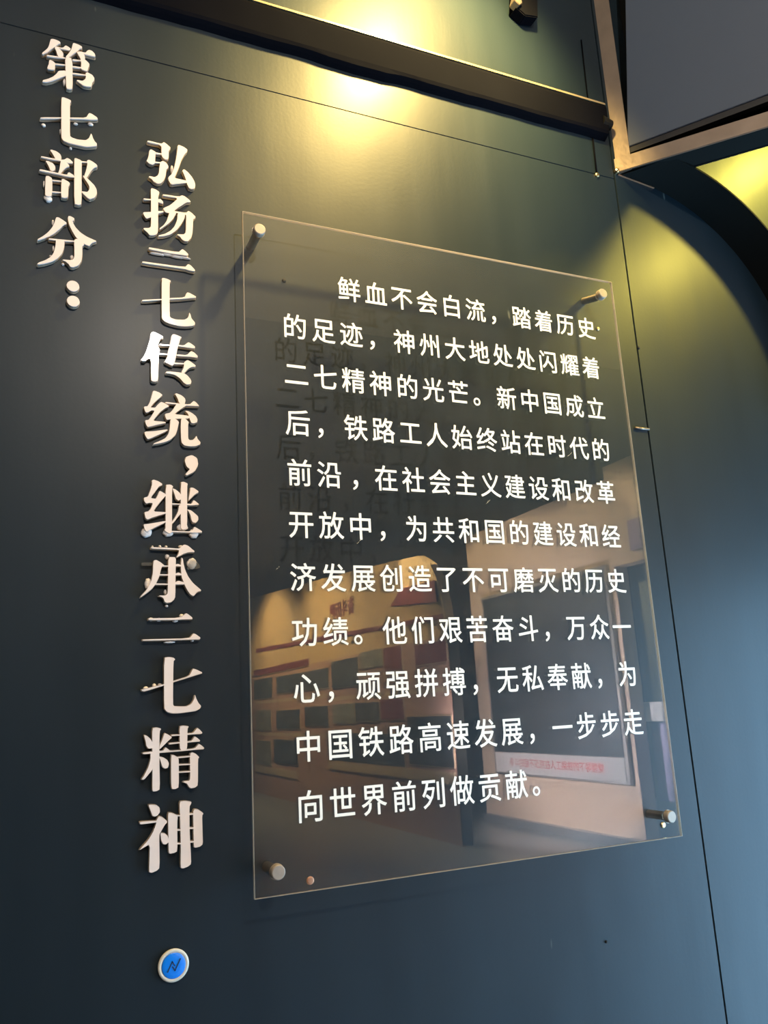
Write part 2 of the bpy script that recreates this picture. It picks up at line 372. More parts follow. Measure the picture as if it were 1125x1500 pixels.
for k, (x, y, z, lab) in enumerate([(4.1, -16.0, 2.95, 'track spotlight above the far left of the ochre wall'), (4.1, -13.6, 2.9, 'track spotlight above the title lettering of the ochre wall'),
        (4.1, -9.6, 2.6, 'track spotlight above the curved end of the ochre wall'), (5.3, -8.0, 2.85, 'track spotlight over the framed picture'), (5.3, -6.2, 2.95, 'track spotlight over the violet sign')]):
    r = empty('track_spotlight', W(x, y, z), lab, 'lamp', 'track spotlights of the hall')
    b = bmesh.new(); cyl(b, W(x, y, z), W(x, y, 3.2), 0.012, n=8); link('stem', b, M_TRACK, r)
    b = bmesh.new(); cyl(b, W(x-0.05, y, z+0.05), W(x+0.06, y, z-0.06), 0.045, 0.055, n=16); link('housing', b, M_TRACK, r, smooth=False)
    em = bpy.data.materials.get('lamp_glow')
    if em is None:
        em = bpy.data.materials.new('lamp_glow'); em.use_nodes = True
        pb = em.node_tree.nodes['Principled BSDF']; pb.inputs['Emission Color'].default_value = (1, 0.85, 0.55, 1); pb.inputs['Emission Strength'].default_value = 12
    b = bmesh.new(); cyl(b, W(x+0.060, y, z-0.060), W(x+0.064, y, z-0.064), 0.045, n=16); link('lens', b, em, r)

# ---------------------------------------------------------------- beam across the wall
t = empty('wall_beam', W(0.3, WY, 1.36), 'dark brown ledge beam running across the wall above the acrylic sheet', 'beam')
b = bmesh.new()
n = 60; x0, x1 = -0.9, 0.789
prof = lambda k: [(WY, 1.437), (0.034, 1.436), (0.0285, 1.431), (0.0270, 1.425), (0.0275, 1.372), (0.030, 1.366), (0.036, 1.362), (WY, 1.358)]
rings = []
random.seed(4)
for i in range(n+1):
    x = x0 + (x1-x0)*i/n
    w = 0.0006*math.sin(i*0.9) + 0.0005*math.sin(i*2.3+1) - (0.003 if 37 < i < 43 else 0)
    ring = []
    for j, (y, z) in enumerate(prof(i)):
        ring.append(b.verts.new(W(x, y, z + (w if j >= 5 else 0.0005*math.sin(i*1.7) if j < 3 else 0))))
    rings.append(ring)
for i in range(n):
    for j in range(7):
        b.faces.new((rings[i][j], rings[i+1][j], rings[i+1][j+1], rings[i][j+1]))
    b.faces.new((rings[i][7], rings[i+1][7], rings[i+1][0], rings[i][0]))
b.faces.new(rings[0]); b.faces.new(list(reversed(rings[-1])))
link('beam_face', b, M_BEAM, t)
b = bmesh.new(); cyl(b, W(x1-0.012, 0.036, 1.395), W(x1+0.012, 0.036, 1.393), 0.014, 0.011, n=16)
link('end_plug', b, M_DARK, t)
b = bmesh.new(); prism_y(b, [(x0, 1.4372), (x1+0.002, 1.4372), (x1+0.002, 1.4415), (x0, 1.4415)], 0.031, WY)
link('top_edge', b, mat('lit_beam_edge', (0.22, 0.17, 0.10), 0.35, spec=0.6, var=0.3, vscale=40), t)  # paler colour stands in for the lamp-lit upper rim
for sx in (0.183, 0.388, 0.03):
    b = bmesh.new(); box(b, (sx, 0.034, 1.4416), (sx+0.012, 0.044, 1.4435)); link('paint_flake', b, M_RUST, t)

# bead rod near the corner and its lower screw
t = empty('bead_rod', W(0.753, WY, 1.28), 'thin upright bead rod by the wall corner, passing behind the beam end', 'rod')
b = bmesh.new(); cyl(b, W(0.7555, 0.0435, 1.272), W(0.757, 0.0435, 1.357), 0.0018, n=10); link('rod', b, M_BEAM, t, smooth=True)
b = bmesh.new(); cyl(b, W(0.757, 0.0435, 1.441), W(0.760, 0.0435, 1.60), 0.0014, n=10); link('rod', b, M_BEAM, t, smooth=True)
b = bmesh.new(); lathe_y(b, 0.756, 1.270, [(0.005, 0.0449), (0.005, 0.042), (0.003, 0.0405)], 12); link('screw_head', b, M_BRASS, t)
# stub bracket above the beam
t = empty('stub_bracket', W(0.60, WY, 1.62), 'short dark bracket stub on the wall above the beam, cut by the photo top', 'bracket')
b = bmesh.new(); prism_y(b, [(0.578, 1.600), (0.600, 1.586), (0.632, 1.592), (0.640, 1.675), (0.588, 1.680)], 0.018, 0.0449); link('bracket_body', b, M_BEAM, t, bevel=0.002)
b = bmesh.new(); prism_y(b, [(0.571, 1.606), (0.582, 1.598), (0.590, 1.606), (0.588, 1.622), (0.577, 1.626)], 0.010, 0.030); link('hex_nut', b, M_FRAME, t, bevel=0.001)
# small wire tab across the upright joint
b = bmesh.new(); cyl(b, W(0.770, 0.0425, 0.7245), W(0.803, 0.0425, 0.7245), 0.0022, n=10)
tag(link('wire_tab', b, M_FRAME, smooth=True), 'small horizontal wire tab across the upright sheet joint right of the acrylic', 'tab')
# screws and holes in the wall
def screw(x, z, r, m, label):
    b = bmesh.new(); lathe_y(b, x, z, [(r, 0.0449), (r, 0.0437), (r*0.7, 0.0428), (r*0.3, 0.0426)], 14)
    tag(link('wall_screw', b, m), label, 'screw')
screw(0.091, 0.005, 0.0055, M_RUST, 'rusty screw head behind the lower left corner of the acrylic')
screw(0.720, 0.013, 0.0050, M_BRASS, 'brassy screw head under the lower right standoff bolt')
screw(0.710, 0.922, 0.0035, M_BRASS, 'tiny brassy screw head below the upper right standoff bolt')
screw(0.079, 0.917, 0.0035, M_HOLE, 'small black plugged hole behind the upper left of the acrylic')
screw(0.578, -0.147, 0.0022, M_HOLE, 'tiny dark plug on the blue wall below the acrylic')
screw(0.806, 0.895, 0.0030, M_HOLE, 'tiny dark plug on the upright joint above the acrylic corner')

# ---------------------------------------------------------------- oblique frame, tilted panel, curved strip
O = Vector((0.811, WY, 0)); U = Vector((0.5462, -0.83765, 0)); N = Vector((0.83765, 0.5462, 0))
def F(s, d, z): p = O + U*s + N*d; return W(p.x, p.y, z)
def fbox(bm, s0, s1, d0, d1, z0, z1, shear=0.0):
    pa = [F(s0, d0, z0), F(s1, d0, z0-shear), F(s1, d0, z1-shear), F(s0, d0, z1)]
    pb = [F(s0, d1, z0), F(s1, d1, z0-shear), F(s1, d1, z1-shear), F(s0, d1, z1)]
    return loop_prism(bm, pa, pb)
t = empty('angle_iron_frame', F(0, 0, 1.27), 'worn angle-iron frame of the overhead casing at the upper right corner', 'frame')
b = bmesh.new(); fbox(b, -0.008, 0.031, 0.0, 0.004, 1.286, 2.5); link('upright_iron', b, M_FRAME, t, bevel=0.0012)
b = bmesh.new(); fbox(b, -0.004, 0.45, -0.003, 0.001, 1.289, 1.322, 0.043); link('lower_iron', b, M_FRAME, t, bevel=0.0012)
b = bmesh.new(); fbox(b, 0.012, 0.45, 0.0015, 0.060, 1.2885, 1.2915, 0.043); link('underside_flange', b, M_DARK, t)
b = bmesh.new(); fbox(b, 0.0, 0.45, 0.056, 0.060, 1.288, 1.45, 0.043); link('rear_flange', b, M_DARK, t)
b = bmesh.new(); fbox(b, 0.0, 0.45, 0.0605, 0.064, 1.31, 2.3, 0.0); link('dark_gap_backing', b, M_DARK, t)  # dark sheet added so that the gap beside the slate panel stays dark
# slate coloured panel hung in the frame, its left edge off plumb
t = empty('slate_panel', F(0.03, 0.0, 1.343), 'flat blue-grey slate panel hanging crooked in the frame, upper right corner', 'panel')
def TP(s, z, d): return F(s, d, z - 0.028*s)
q = [(0.0275, 1.3435), (0.45, 1.3435), (0.45, 2.3), (0.129, 2.3)]
b = bmesh.new(); loop_prism(b, [TP(s, z, 0.006) for s, z in q], [TP(s, z, 0.018) for s, z in q]); link('panel_face', b, M_SCREEN, t, bevel=0.001)
b = bmesh.new(); q = [(0.030, 1.330), (0.45, 1.330), (0.45, 1.3432), (0.028, 1.3432)]
loop_prism(b, [TP(s, z, 0.009) for s, z in q], [TP(s, z, 0.022) for s, z in q]); link('gap_shade_strip', b, M_BLACK, t)  # black slab stands in for the shaded gap under the panel
# curved strip standing off the wall
t = empty('curved_strip', W(0.825, WY, 0.873), 'dark curved strip standing out from the wall in a quarter arch at the right', 'strip')
b = bmesh.new(); cx, cz, R = 0.825, 0.873, 0.41; n = 48
pr = []
for i in range(n+1):
    a = math.radians(91 - 107*i/n)
    ymin = max(-0.045, min(WY-0.002, WY + (0.006 - 0.83765*(cx + R*math.cos(a) - 0.811))/0.5462))   # stops against the frame
    pr.append([b.verts.new(W(cx + rr*math.cos(a), max(y, ymin), cz + rr*math.sin(a))) for rr, y in ((R, WY-0.0002), (R, -0.045), (R+0.004, -0.045), (R+0.004, WY-0.0002))])
for i in range(n):
    for j in range(4):
        k = (j+1) % 4; b.faces.new((pr[i][j], pr[i+1][j], pr[i+1][k], pr[i][k]))
b.faces.new(pr[0]); b.faces.new(list(reversed(pr[-1])))
link('strip_band', b, M_ARCH, t, smooth=False)
b = bmesh.new(); prism_y(b, [(0.812, 1.2828), (0.905, 1.2727), (0.905, 1.2738), (0.812, 1.2842)], 0.0415, WY-0.0003); link('weld_bead', b, M_RUST, t)
b = bmesh.new(); lathe_y(b, 0.8075, 1.291, [(0.006, 0.0449), (0.006, 0.038), (0.003, 0.036)], 10); link('bolt_head', b, M_BRASS, t)

# ---------------------------------------------------------------- raised letters
def area2(p): return sum(p[i][0]*p[(i+1) % len(p)][1] - p[(i+1) % len(p)][0]*p[i][1] for i in range(len(p)))
def outset(p, d):
    if area2(p) < 0: p = p[::-1]
    q = []; n = len(p)
    for i in range(n):
        a, b_, c = Vector(p[i-1]), Vector(p[i]), Vector(p[(i+1) % n])
        e1 = (b_-a); e2 = (c-b_)
        if e1.length < 1e-7 or e2.length < 1e-7: q.append(tuple(b_)); continue
        e1.normalize(); e2.normalize()
        n1 = Vector((e1.y, -e1.x)); n2 = Vector((e2.y, -e2.x)); m = n1+n2
        if m.length < 0.3: m = n1
        m.normalize(); k = min(1.8, 1/max(0.4, m.dot(n1)))
        q.append(tuple(b_ + m*d*k))
    return q
def soften(p):
    """cut the traced corners a little so that the strokes read as routed curves"""
    q = []; n = len(p)
    for i in range(n):
        a, b_, c = Vector(p[i-1]), Vector(p[i]), Vector(p[(i+1) % n])
        if min((a-b_).length, (c-b_).length) < 0.0018: q.append(tuple(b_)); continue
        q.append(tuple(b_ + (a-b_)*0.16)); q.append(tuple(b_ + (c-b_)*0.16))
    return q
GLYPHS = [
('第', [[-2863,12585,-2839,12603,-2796,12603,-2734,12590,-2717,12560,-2750,12540,-2779,12494,-2842,12421,-2912,12333,-2957,12286,-2975,12286,-2971,12309,-2926,12370,-2895,12420,-2878,12486],[-2804,12460,-2774,12475,-2730,12456,-2685,12410,-2671,12375,-2678,12335,-2708,12311,-2743,12314,-2761,12342,-2773,12398],[-2792,12481,-2687,12483,-2645,12547,-2601,12530,-2569,12507,-2586,12468,-2678,12468,-2791,12465],[-2541,12616,-2524,12627,-2462,12619,-2408,12597,-2407,12567,-2444,12549,-2472,12493,-2536,12423,-2591,12345,-2643,12334,-2593,12422,-2564,12492,-2550,12557],[-2484,12478,-2449,12495,-2396,12495,-2368,12453,-2356,12396,-2392,12351,-2424,12375,-2452,12422],[-2449,12497,-2352,12503,-2330,12549,-2300,12572,-2259,12566,-2218,12526,-2206,12474,-2288,12475,-2351,12475,-2449,12478],[-2910,12284,-2887,12293,-2638,12325,-2638,12306,-2905,12269],[-2542,12327,-2419,12345,-2418,12330,-2541,12305],[-2429,12395,-2348,12370,-2298,12325,-2291,12299,-2309,12233,-2317,12183,-2352,12175,-2415,12190,-2410,12290],[-2852,12220,-2808,12201,-2782,12176,-2788,12060,-2838,12048,-2893,12047,-2884,12107,-2871,12133,-2871,12201],[-2799,12173,-2635,12200,-2634,12181,-2798,12157],[-2538,12204,-2398,12222,-2397,12204,-2538,12184],[-2535,12084,-2324,12109,-2323,12093,-2534,12064],[-2734,12055,-2631,12094,-2620,12007,-2671,11970,-2747,11910,-2831,11847,-2898,11809,-2953,11800,-2941,11831,-2874,11872,-2808,11929,-2758,11998],[-2646,12339,-2542,12340,-2523,11805,-2565,11779,-2613,11781,-2626,11983],[-2342,12134,-2316,12155,-2244,12130,-2214,12084,-2214,12051,-2241,11999,-2252,11919,-2319,11902,-2380,11903,-2434,11942,-2470,11962,-2457,11977,-2382,11979,-2340,12036,-2337,12092]]),
('七', [[-2677,11599,-2643,11610,-2573,11596,-2542,11583,-2539,11562,-2554,11545,-2539,10967,-2511,10942,-2424,10928,-2312,10946,-2269,10989,-2249,11047,-2239,11085,-2223,11059,-2209,11010,-2181,10958,-2150,10929,-2151,10891,-2214,10865,-2309,10836,-2439,10835,-2559,10841,-2628,10860,-2657,10905],[-2951,11175,-2657,11254,-2657,11235,-2959,11152],[-2555,11280,-2317,11339,-2276,11436,-2236,11431,-2156,11388,-2146,11353,-2234,11332,-2321,11315,-2554,11262]]),
('部', [[-2805,10653,-2782,10663,-2714,10652,-2663,10618,-2644,10576,-2651,10523,-2693,10512,-2727,10525,-2749,10566,-2781,10620],[-2921,10520,-2769,10522,-2613,10530,-2564,10578,-2525,10564,-2481,10523,-2489,10503,-2566,10497,-2617,10505,-2768,10501,-2925,10500],[-2859,10455,-2825,10460,-2758,10440,-2723,10392,-2725,10340,-2762,10308,-2791,10315,-2805,10357,-2828,10403],[-2651,10512,-2617,10524,-2548,10481,-2526,10439,-2564,10425,-2604,10374,-2648,10295,-2682,10289,-2663,10360,-2657,10444],[-2936,10292,-2915,10300,-2720,10294,-2555,10291,-2548,10326,-2527,10341,-2467,10309,-2449,10272,-2542,10266,-2719,10273,-2937,10273],[-2850,10204,-2809,10214,-2758,10185,-2752,9903,-2797,9878,-2845,9882,-2848,9982],[-2765,10163,-2632,10173,-2631,10159,-2765,10150],[-2632,10194,-2608,10215,-2539,10184,-2513,10160,-2517,10133,-2533,10104,-2532,9921,-2581,9900,-2628,9905],[-2759,9972,-2626,9986,-2625,9971,-2758,9956],[-2465,10594,-2441,10605,-2380,10589,-2350,10565,-2360,10536,-2342,9851,-2385,9827,-2443,9834],[-2367,10572,-2281,10582,-2280,10566,-2367,10555],[-2286,10601,-2256,10622,-2208,10605,-2146,10567,-2132,10534,-2179,10507,-2221,10445,-2258,10363,-2283,10311,-2318,10328,-2290,10439,-2276,10546],[-2339,10336,-2296,10323,-2234,10265,-2172,10207,-2136,10143,-2130,10072,-2159,10004,-2227,9958,-2261,9971,-2305,10012,-2344,10048,-2341,10064,-2264,10068,-2239,10119,-2240,10171,-2268,10226,-2312,10288]]),
('分', [[-2684,9557,-2651,9561,-2600,9536,-2541,9499,-2540,9479,-2581,9455,-2629,9381,-2692,9304,-2771,9230,-2851,9175,-2922,9135,-2917,9157,-2852,9214,-2790,9285,-2735,9375,-2705,9455],[-2519,9611,-2486,9615,-2435,9591,-2438,9565,-2459,9550,-2449,9507,-2414,9445,-2344,9374,-2259,9326,-2126,9282,-2121,9273,-2172,9248,-2197,9218,-2217,9179,-2272,9194,-2341,9230,-2405,9287,-2453,9367,-2498,9458,-2522,9552],[-2770,9198,-2672,9205,-2424,9226,-2424,9208,-2672,9180,-2770,9181],[-2676,9194,-2557,9203,-2563,9079,-2583,8997,-2638,8908,-2701,8848,-2797,8792,-2892,8756,-2912,8760,-2893,8786,-2807,8839,-2736,8905,-2698,8975,-2677,9096],[-2429,9238,-2392,9265,-2332,9242,-2285,9191,-2314,9161,-2310,9028,-2316,8928,-2355,8843,-2429,8796,-2470,8798,-2492,8838,-2538,8873,-2580,8885,-2560,8896,-2481,8900,-2432,8917,-2417,8969,-2421,9106]]),
('弘', [[-1403,11170,-1370,11176,-1189,11168,-1151,11210,-1104,11184,-1047,11138,-1052,11114,-1075,11081,-1075,10955,-1089,10913,-1131,10909,-1168,10932,-1185,10971,-1187,11149,-1403,11148],[-1369,11008,-1346,11030,-1271,10999,-1280,10948,-1284,10795,-1325,10764,-1376,10773,-1413,10807,-1395,10844,-1377,10924],[-1281,10992,-1178,10995,-1178,10976,-1280,10970],[-1293,10825,-1191,10834,-1191,10816,-1293,10804],[-1205,10836,-1163,10868,-1112,10848,-1079,10796,-1081,10763,-1107,10740,-1120,10618,-1147,10525,-1193,10466,-1249,10448,-1304,10473,-1332,10509,-1378,10529,-1365,10550,-1286,10547,-1240,10590,-1222,10637,-1214,10747],[-933,11205,-914,11218,-838,11201,-780,11166,-790,11125,-828,11071,-876,10960,-914,10819,-961,10677,-989,10605,-781,10599,-781,10567,-913,10525,-1035,10481,-1073,10543,-1078,10595,-1027,10662,-989,10779,-961,10939,-943,11087],[-852,10784,-828,10796,-771,10754,-714,10691,-671,10614,-657,10551,-671,10488,-724,10471,-762,10484,-790,10553,-809,10636,-838,10717,-860,10761]]),
('扬', [[-1344,10328,-1326,10346,-1266,10335,-1215,10304,-1218,10266,-1233,10236,-1229,9622,-1247,9566,-1296,9541,-1355,9529,-1387,9570,-1441,9610,-1446,9630,-1361,9647,-1334,9684,-1337,10091],[-1449,10141,-1329,10151,-1329,10133,-1451,10119],[-1242,10165,-1224,10174,-1196,10186,-1154,10142,-1157,10115,-1242,10128],[-1458,9898,-1336,9929,-1236,9966,-1149,9984,-1149,9968,-1236,9924,-1326,9842,-1407,9804,-1435,9840],[-1160,10276,-913,10288,-866,10323,-819,10312,-753,10267,-729,10234,-790,10221,-838,10178,-913,10109,-987,10029,-950,10005,-968,9959,-1005,9877,-1070,9790,-1134,9724,-1197,9662,-1204,9677,-1143,9743,-1097,9826,-1070,9927,-1061,9971,-1117,9970,-1154,10025,-1145,10038,-1043,10113,-922,10262,-1162,10254],[-1006,10020,-805,10025,-767,10070,-715,10044,-654,9987,-663,9964,-692,9942,-702,9717,-721,9618,-772,9539,-828,9534,-870,9557,-893,9594,-940,9615,-930,9627,-837,9642,-805,9686,-800,9994,-819,9993,-968,9996],[-931,10004,-814,10015,-828,9924,-875,9819,-949,9699,-1041,9607,-1142,9556,-1219,9537,-1219,9551,-1124,9596,-1041,9665,-977,9756,-940,9869]]),
('二', [[-1362,9318,-1335,9320,-921,9317,-861,9385,-819,9362,-768,9314,-777,9289,-911,9287,-1040,9281,-1363,9292],[-1457,9064,-1426,9068,-819,9082,-773,9144,-735,9133,-670,9067,-666,9040,-763,9043,-819,9055,-1459,9040]]),
('七', [[-1169,8835,-1138,8845,-1075,8836,-1029,8813,-1052,8789,-1049,8227,-1027,8201,-955,8186,-828,8200,-773,8243,-760,8291,-755,8332,-737,8304,-723,8241,-668,8179,-673,8143,-709,8120,-801,8099,-909,8089,-1035,8105,-1116,8128,-1161,8171,-1166,8319],[-1450,8433,-1154,8495,-1154,8478,-1452,8411],[-1064,8522,-823,8573,-791,8662,-755,8661,-653,8616,-653,8599,-764,8571,-828,8552,-1064,8501]]),
('传', [[-1314,7921,-1287,7940,-1230,7923,-1150,7886,-1141,7867,-1181,7842,-1207,7785,-1229,7724,-1189,7671,-1200,7621,-1205,7533,-1211,7178,-1242,7156,-1289,7155,-1311,7167,-1314,7500,-1358,7504,-1392,7462,-1439,7456,-1448,7483,-1410,7536,-1376,7617,-1351,7708,-1321,7818],[-1012,7929,-981,7944,-918,7928,-869,7910,-891,7877,-909,7806,-936,7704,-953,7585,-980,7465,-1006,7432,-1051,7451,-1121,7481,-1086,7539,-1060,7659,-1034,7789],[-1194,7755,-1025,7766,-1025,7748,-1193,7735],[-918,7779,-837,7780,-769,7844,-728,7825,-669,7784,-674,7756,-774,7755,-846,7759,-918,7759],[-1206,7611,-1060,7615,-1060,7596,-1206,7589],[-945,7622,-792,7629,-728,7707,-683,7688,-629,7636,-633,7609,-729,7613,-792,7609,-944,7600],[-989,7485,-828,7495,-828,7477,-989,7464],[-832,7512,-783,7553,-738,7534,-661,7480,-666,7459,-729,7447,-783,7401,-828,7338,-873,7337,-837,7424],[-1094,7330,-1033,7338,-908,7338,-837,7337,-783,7304,-738,7251,-725,7214,-738,7174,-792,7158,-837,7182,-890,7244,-962,7293,-1032,7304,-1096,7306]]),
('统', [[-1279,7005,-1254,7008,-1188,6988,-1146,6955,-1171,6924,-1231,6861,-1282,6800,-1316,6745,-1247,6747,-1213,6797,-1170,6844,-1144,6842,-1083,6815,-1048,6790,-1100,6762,-1169,6699,-1229,6618,-1280,6544,-1099,6542,-1099,6528,-1228,6488,-1305,6458,-1356,6444,-1382,6493,-1387,6543,-1340,6552,-1306,6602,-1255,6700,-1298,6705,-1341,6673,-1379,6660,-1401,6704,-1406,6750,-1355,6760,-1325,6823,-1300,6920],[-1397,6367,-1253,6389,-1081,6429,-1068,6423,-1098,6397,-1210,6332,-1303,6279,-1354,6258,-1388,6317],[-965,6993,-943,7003,-872,6979,-823,6941,-812,6904,-828,6841,-872,6836,-908,6861,-925,6921],[-1109,6847,-1083,6852,-960,6849,-748,6847,-694,6909,-658,6892,-613,6843,-618,6836,-730,6830,-819,6826,-960,6830,-1083,6831],[-943,6844,-819,6837,-801,6829,-846,6792,-916,6733,-977,6675,-775,6671,-748,6649,-766,6629,-854,6616,-951,6607,-1047,6588,-1082,6576,-1104,6621,-1108,6667,-1039,6688,-995,6739,-960,6804],[-819,6742,-775,6742,-712,6714,-659,6672,-637,6627,-641,6583,-686,6560,-726,6562,-748,6616,-766,6671,-775,6699],[-1030,6599,-960,6606,-907,6564,-916,6516,-933,6430,-959,6354,-1020,6284,-1097,6240,-1183,6210,-1268,6190,-1260,6204,-1166,6253,-1098,6296,-1055,6364,-1038,6459],[-876,6618,-819,6624,-761,6568,-775,6548,-775,6313,-749,6292,-704,6300,-669,6336,-651,6370,-638,6324,-593,6272,-598,6243,-660,6210,-749,6199,-828,6206,-872,6249,-881,6454]]),
('，', [[-804,6033,-720,6068,-643,6025,-628,5925,-679,5821,-797,5750,-812,5773,-747,5849,-797,5885,-823,5972]]),
('继', [[-1285,5650,-1260,5660,-1196,5641,-1141,5604,-1145,5586,-1187,5566,-1237,5487,-1283,5422,-1295,5386,-1228,5380,-1203,5435,-1178,5499,-1144,5487,-1098,5459,-1085,5441,-1160,5348,-1219,5266,-1264,5193,-1084,5192,-1083,5174,-1201,5134,-1293,5099,-1342,5074,-1367,5092,-1380,5144,-1381,5179,-1327,5194,-1294,5236,-1269,5316,-1320,5318,-1365,5303,-1391,5346,-1391,5390,-1337,5406,-1305,5501,-1284,5582],[-1395,5003,-1308,5015,-1083,5066,-1083,5046,-1217,4975,-1308,4924,-1353,4896,-1382,4943],[-1094,5594,-1026,5602,-987,5577,-1004,5545,-1002,4904,-1036,4881,-1074,4901,-1107,4926,-1091,4962],[-1000,5549,-957,5534,-905,5496,-871,5453,-871,5390,-914,5370,-948,5395,-965,5457],[-880,5647,-836,5654,-780,5630,-789,5584,-789,4982,-819,4950,-862,4948,-879,4970],[-741,5573,-697,5571,-627,5525,-627,5507,-680,5472,-732,5415,-771,5372,-758,5459,-745,5532],[-1008,5324,-871,5326,-871,5311,-1008,5309],[-793,5330,-724,5329,-698,5389,-663,5368,-613,5324,-733,5309,-793,5313],[-905,5298,-871,5309,-871,5184,-922,5128,-964,5064,-1007,5018,-1007,5045,-956,5126,-913,5217],[-793,5245,-733,5234,-681,5192,-633,5149,-629,5100,-664,5054,-707,5056,-729,5100,-741,5162,-767,5215],[-1006,4922,-720,4923,-686,4995,-647,4974,-577,4932,-580,4912,-720,4907,-1006,4906]]),
('承', [[-1289,4680,-1073,4677,-900,4668,-874,4698,-828,4730,-776,4714,-686,4637,-691,4625,-768,4622,-836,4598,-904,4558,-942,4539,-912,4592,-900,4650,-1072,4656,-1289,4661],[-1051,4546,-946,4544,-950,4366,-953,3989,-970,3947,-1011,3909,-1069,3900,-1098,3913,-1110,3955,-1135,3980,-1176,3993,-1160,4001,-1086,4002,-1057,4031,-1054,4193],[-1246,4494,-1213,4499,-1155,4466,-1100,4420,-1138,4406,-1154,4363,-1170,4277,-1219,4166,-1275,4090,-1348,4030,-1424,3974,-1418,3992,-1340,4081,-1284,4191,-1261,4310,-1258,4447],[-1146,4423,-1046,4423,-1046,4408,-1146,4408],[-1170,4299,-1046,4298,-1046,4282,-1170,4283],[-1227,4169,-1045,4167,-1045,4151,-1227,4153],[-958,4431,-921,4453,-866,4428,-866,4413,-958,4415],[-958,4306,-908,4328,-866,4304,-849,4287,-958,4288],[-958,4181,-912,4212,-832,4187,-823,4159,-958,4157],[-866,4541,-849,4524,-840,4454,-819,4368,-777,4273,-709,4179,-594,4080,-598,4068,-650,4054,-701,3994,-743,4015,-785,4075,-828,4157,-870,4281,-878,4436]]),
('二', [[-1316,3682,-1300,3686,-886,3689,-802,3754,-769,3734,-718,3691,-718,3670,-869,3667,-985,3662,-1312,3662],[-1390,3401,-762,3403,-702,3472,-669,3459,-605,3411,-618,3387,-761,3387,-1387,3383]]),
('七', [[-1102,3148,-1033,3154,-975,3144,-952,3123,-977,3099,-982,2524,-965,2495,-901,2488,-803,2483,-737,2512,-700,2567,-683,2635,-667,2582,-638,2523,-601,2481,-614,2449,-672,2420,-778,2409,-900,2400,-997,2405,-1062,2428,-1098,2474],[-1394,2733,-1088,2796,-1088,2780,-1358,2709,-1390,2717],[-991,2827,-761,2889,-712,2988,-662,2974,-587,2935,-587,2922,-654,2904,-753,2876,-991,2813]]),
('精', [[-1251,2224,-1192,2229,-1133,2208,-1155,2182,-1158,1873,-1146,1439,-1186,1421,-1231,1420,-1244,1439,-1244,1702,-1249,1968],[-1358,2141,-1327,2134,-1281,2096,-1245,2040,-1244,1964,-1298,1967,-1325,2000,-1335,2063],[-1091,2151,-1045,2130,-990,2090,-1036,2053,-1100,1994,-1154,1946,-1154,1989,-1118,2067],[-1378,1917,-1253,1926,-1108,1923,-1077,1965,-1044,1941,-1017,1918,-861,1918,-684,1926,-636,1981,-594,1955,-561,1921,-571,1909,-674,1909,-861,1904,-1153,1902,-1253,1900,-1360,1899],[-1271,1908,-1244,1906,-1238,1701,-1295,1636,-1348,1579,-1383,1582,-1348,1631,-1296,1732,-1270,1828],[-1162,1855,-1108,1838,-1053,1803,-1030,1756,-1043,1704,-1080,1694,-1116,1719,-1135,1782],[-893,2225,-842,2233,-767,2218,-786,2192,-791,1928,-823,1912,-870,1915,-888,1944],[-999,2123,-884,2122,-884,2106,-999,2108],[-795,2127,-709,2129,-654,2193,-617,2163,-584,2124,-598,2112,-711,2112,-795,2112],[-1031,2018,-884,2022,-884,2007,-1026,2002],[-796,2021,-725,2030,-692,2083,-655,2060,-617,2025,-622,2013,-721,2012,-796,2009],[-1003,1862,-971,1859,-916,1828,-902,1800,-901,1444,-942,1426,-992,1430,-1002,1506],[-920,1833,-744,1834,-745,1819,-911,1817],[-911,1738,-745,1731,-745,1717,-911,1723],[-911,1641,-745,1639,-745,1623,-911,1628],[-754,1862,-721,1876,-674,1852,-628,1807,-646,1786,-648,1449,-685,1421,-741,1417,-773,1442,-791,1479,-842,1504,-833,1514,-768,1513,-750,1538]]),
('神', [[-1293,1256,-1256,1256,-1194,1246,-1149,1207,-1144,1155,-1175,1115,-1210,1105,-1241,1121,-1260,1175],[-1399,1060,-1179,1052,-1179,1031,-1368,1027,-1394,1032],[-1192,1047,-1157,1104,-1112,1087,-1045,1024,-1085,985,-1129,912,-1151,880,-1144,472,-1179,443,-1240,425,-1275,438,-1274,522,-1269,774,-1347,740,-1395,716,-1382,736,-1287,827,-1226,922,-1192,1013],[-1138,896,-1084,886,-1040,847,-1026,773,-1066,747,-1101,755,-1124,800],[-1041,1136,-987,1127,-914,1089,-921,994,-918,649,-958,632,-1012,628,-1030,649,-1035,919],[-892,1262,-814,1263,-736,1243,-739,1221,-761,1188,-760,890,-746,630,-740,470,-787,442,-850,428,-877,448,-873,730,-885,1077],[-713,1117,-695,1146,-649,1138,-575,1082,-594,1057,-590,873,-586,698,-623,672,-678,665,-705,677,-709,885],[-928,1096,-874,1091,-874,1075,-928,1081],[-928,918,-869,913,-869,896,-928,901],[-927,750,-869,745,-869,728,-927,733],[-769,1100,-704,1098,-704,1078,-769,1081],[-767,923,-703,921,-703,902,-767,906],[-760,751,-703,752,-703,732,-760,734]]),
]
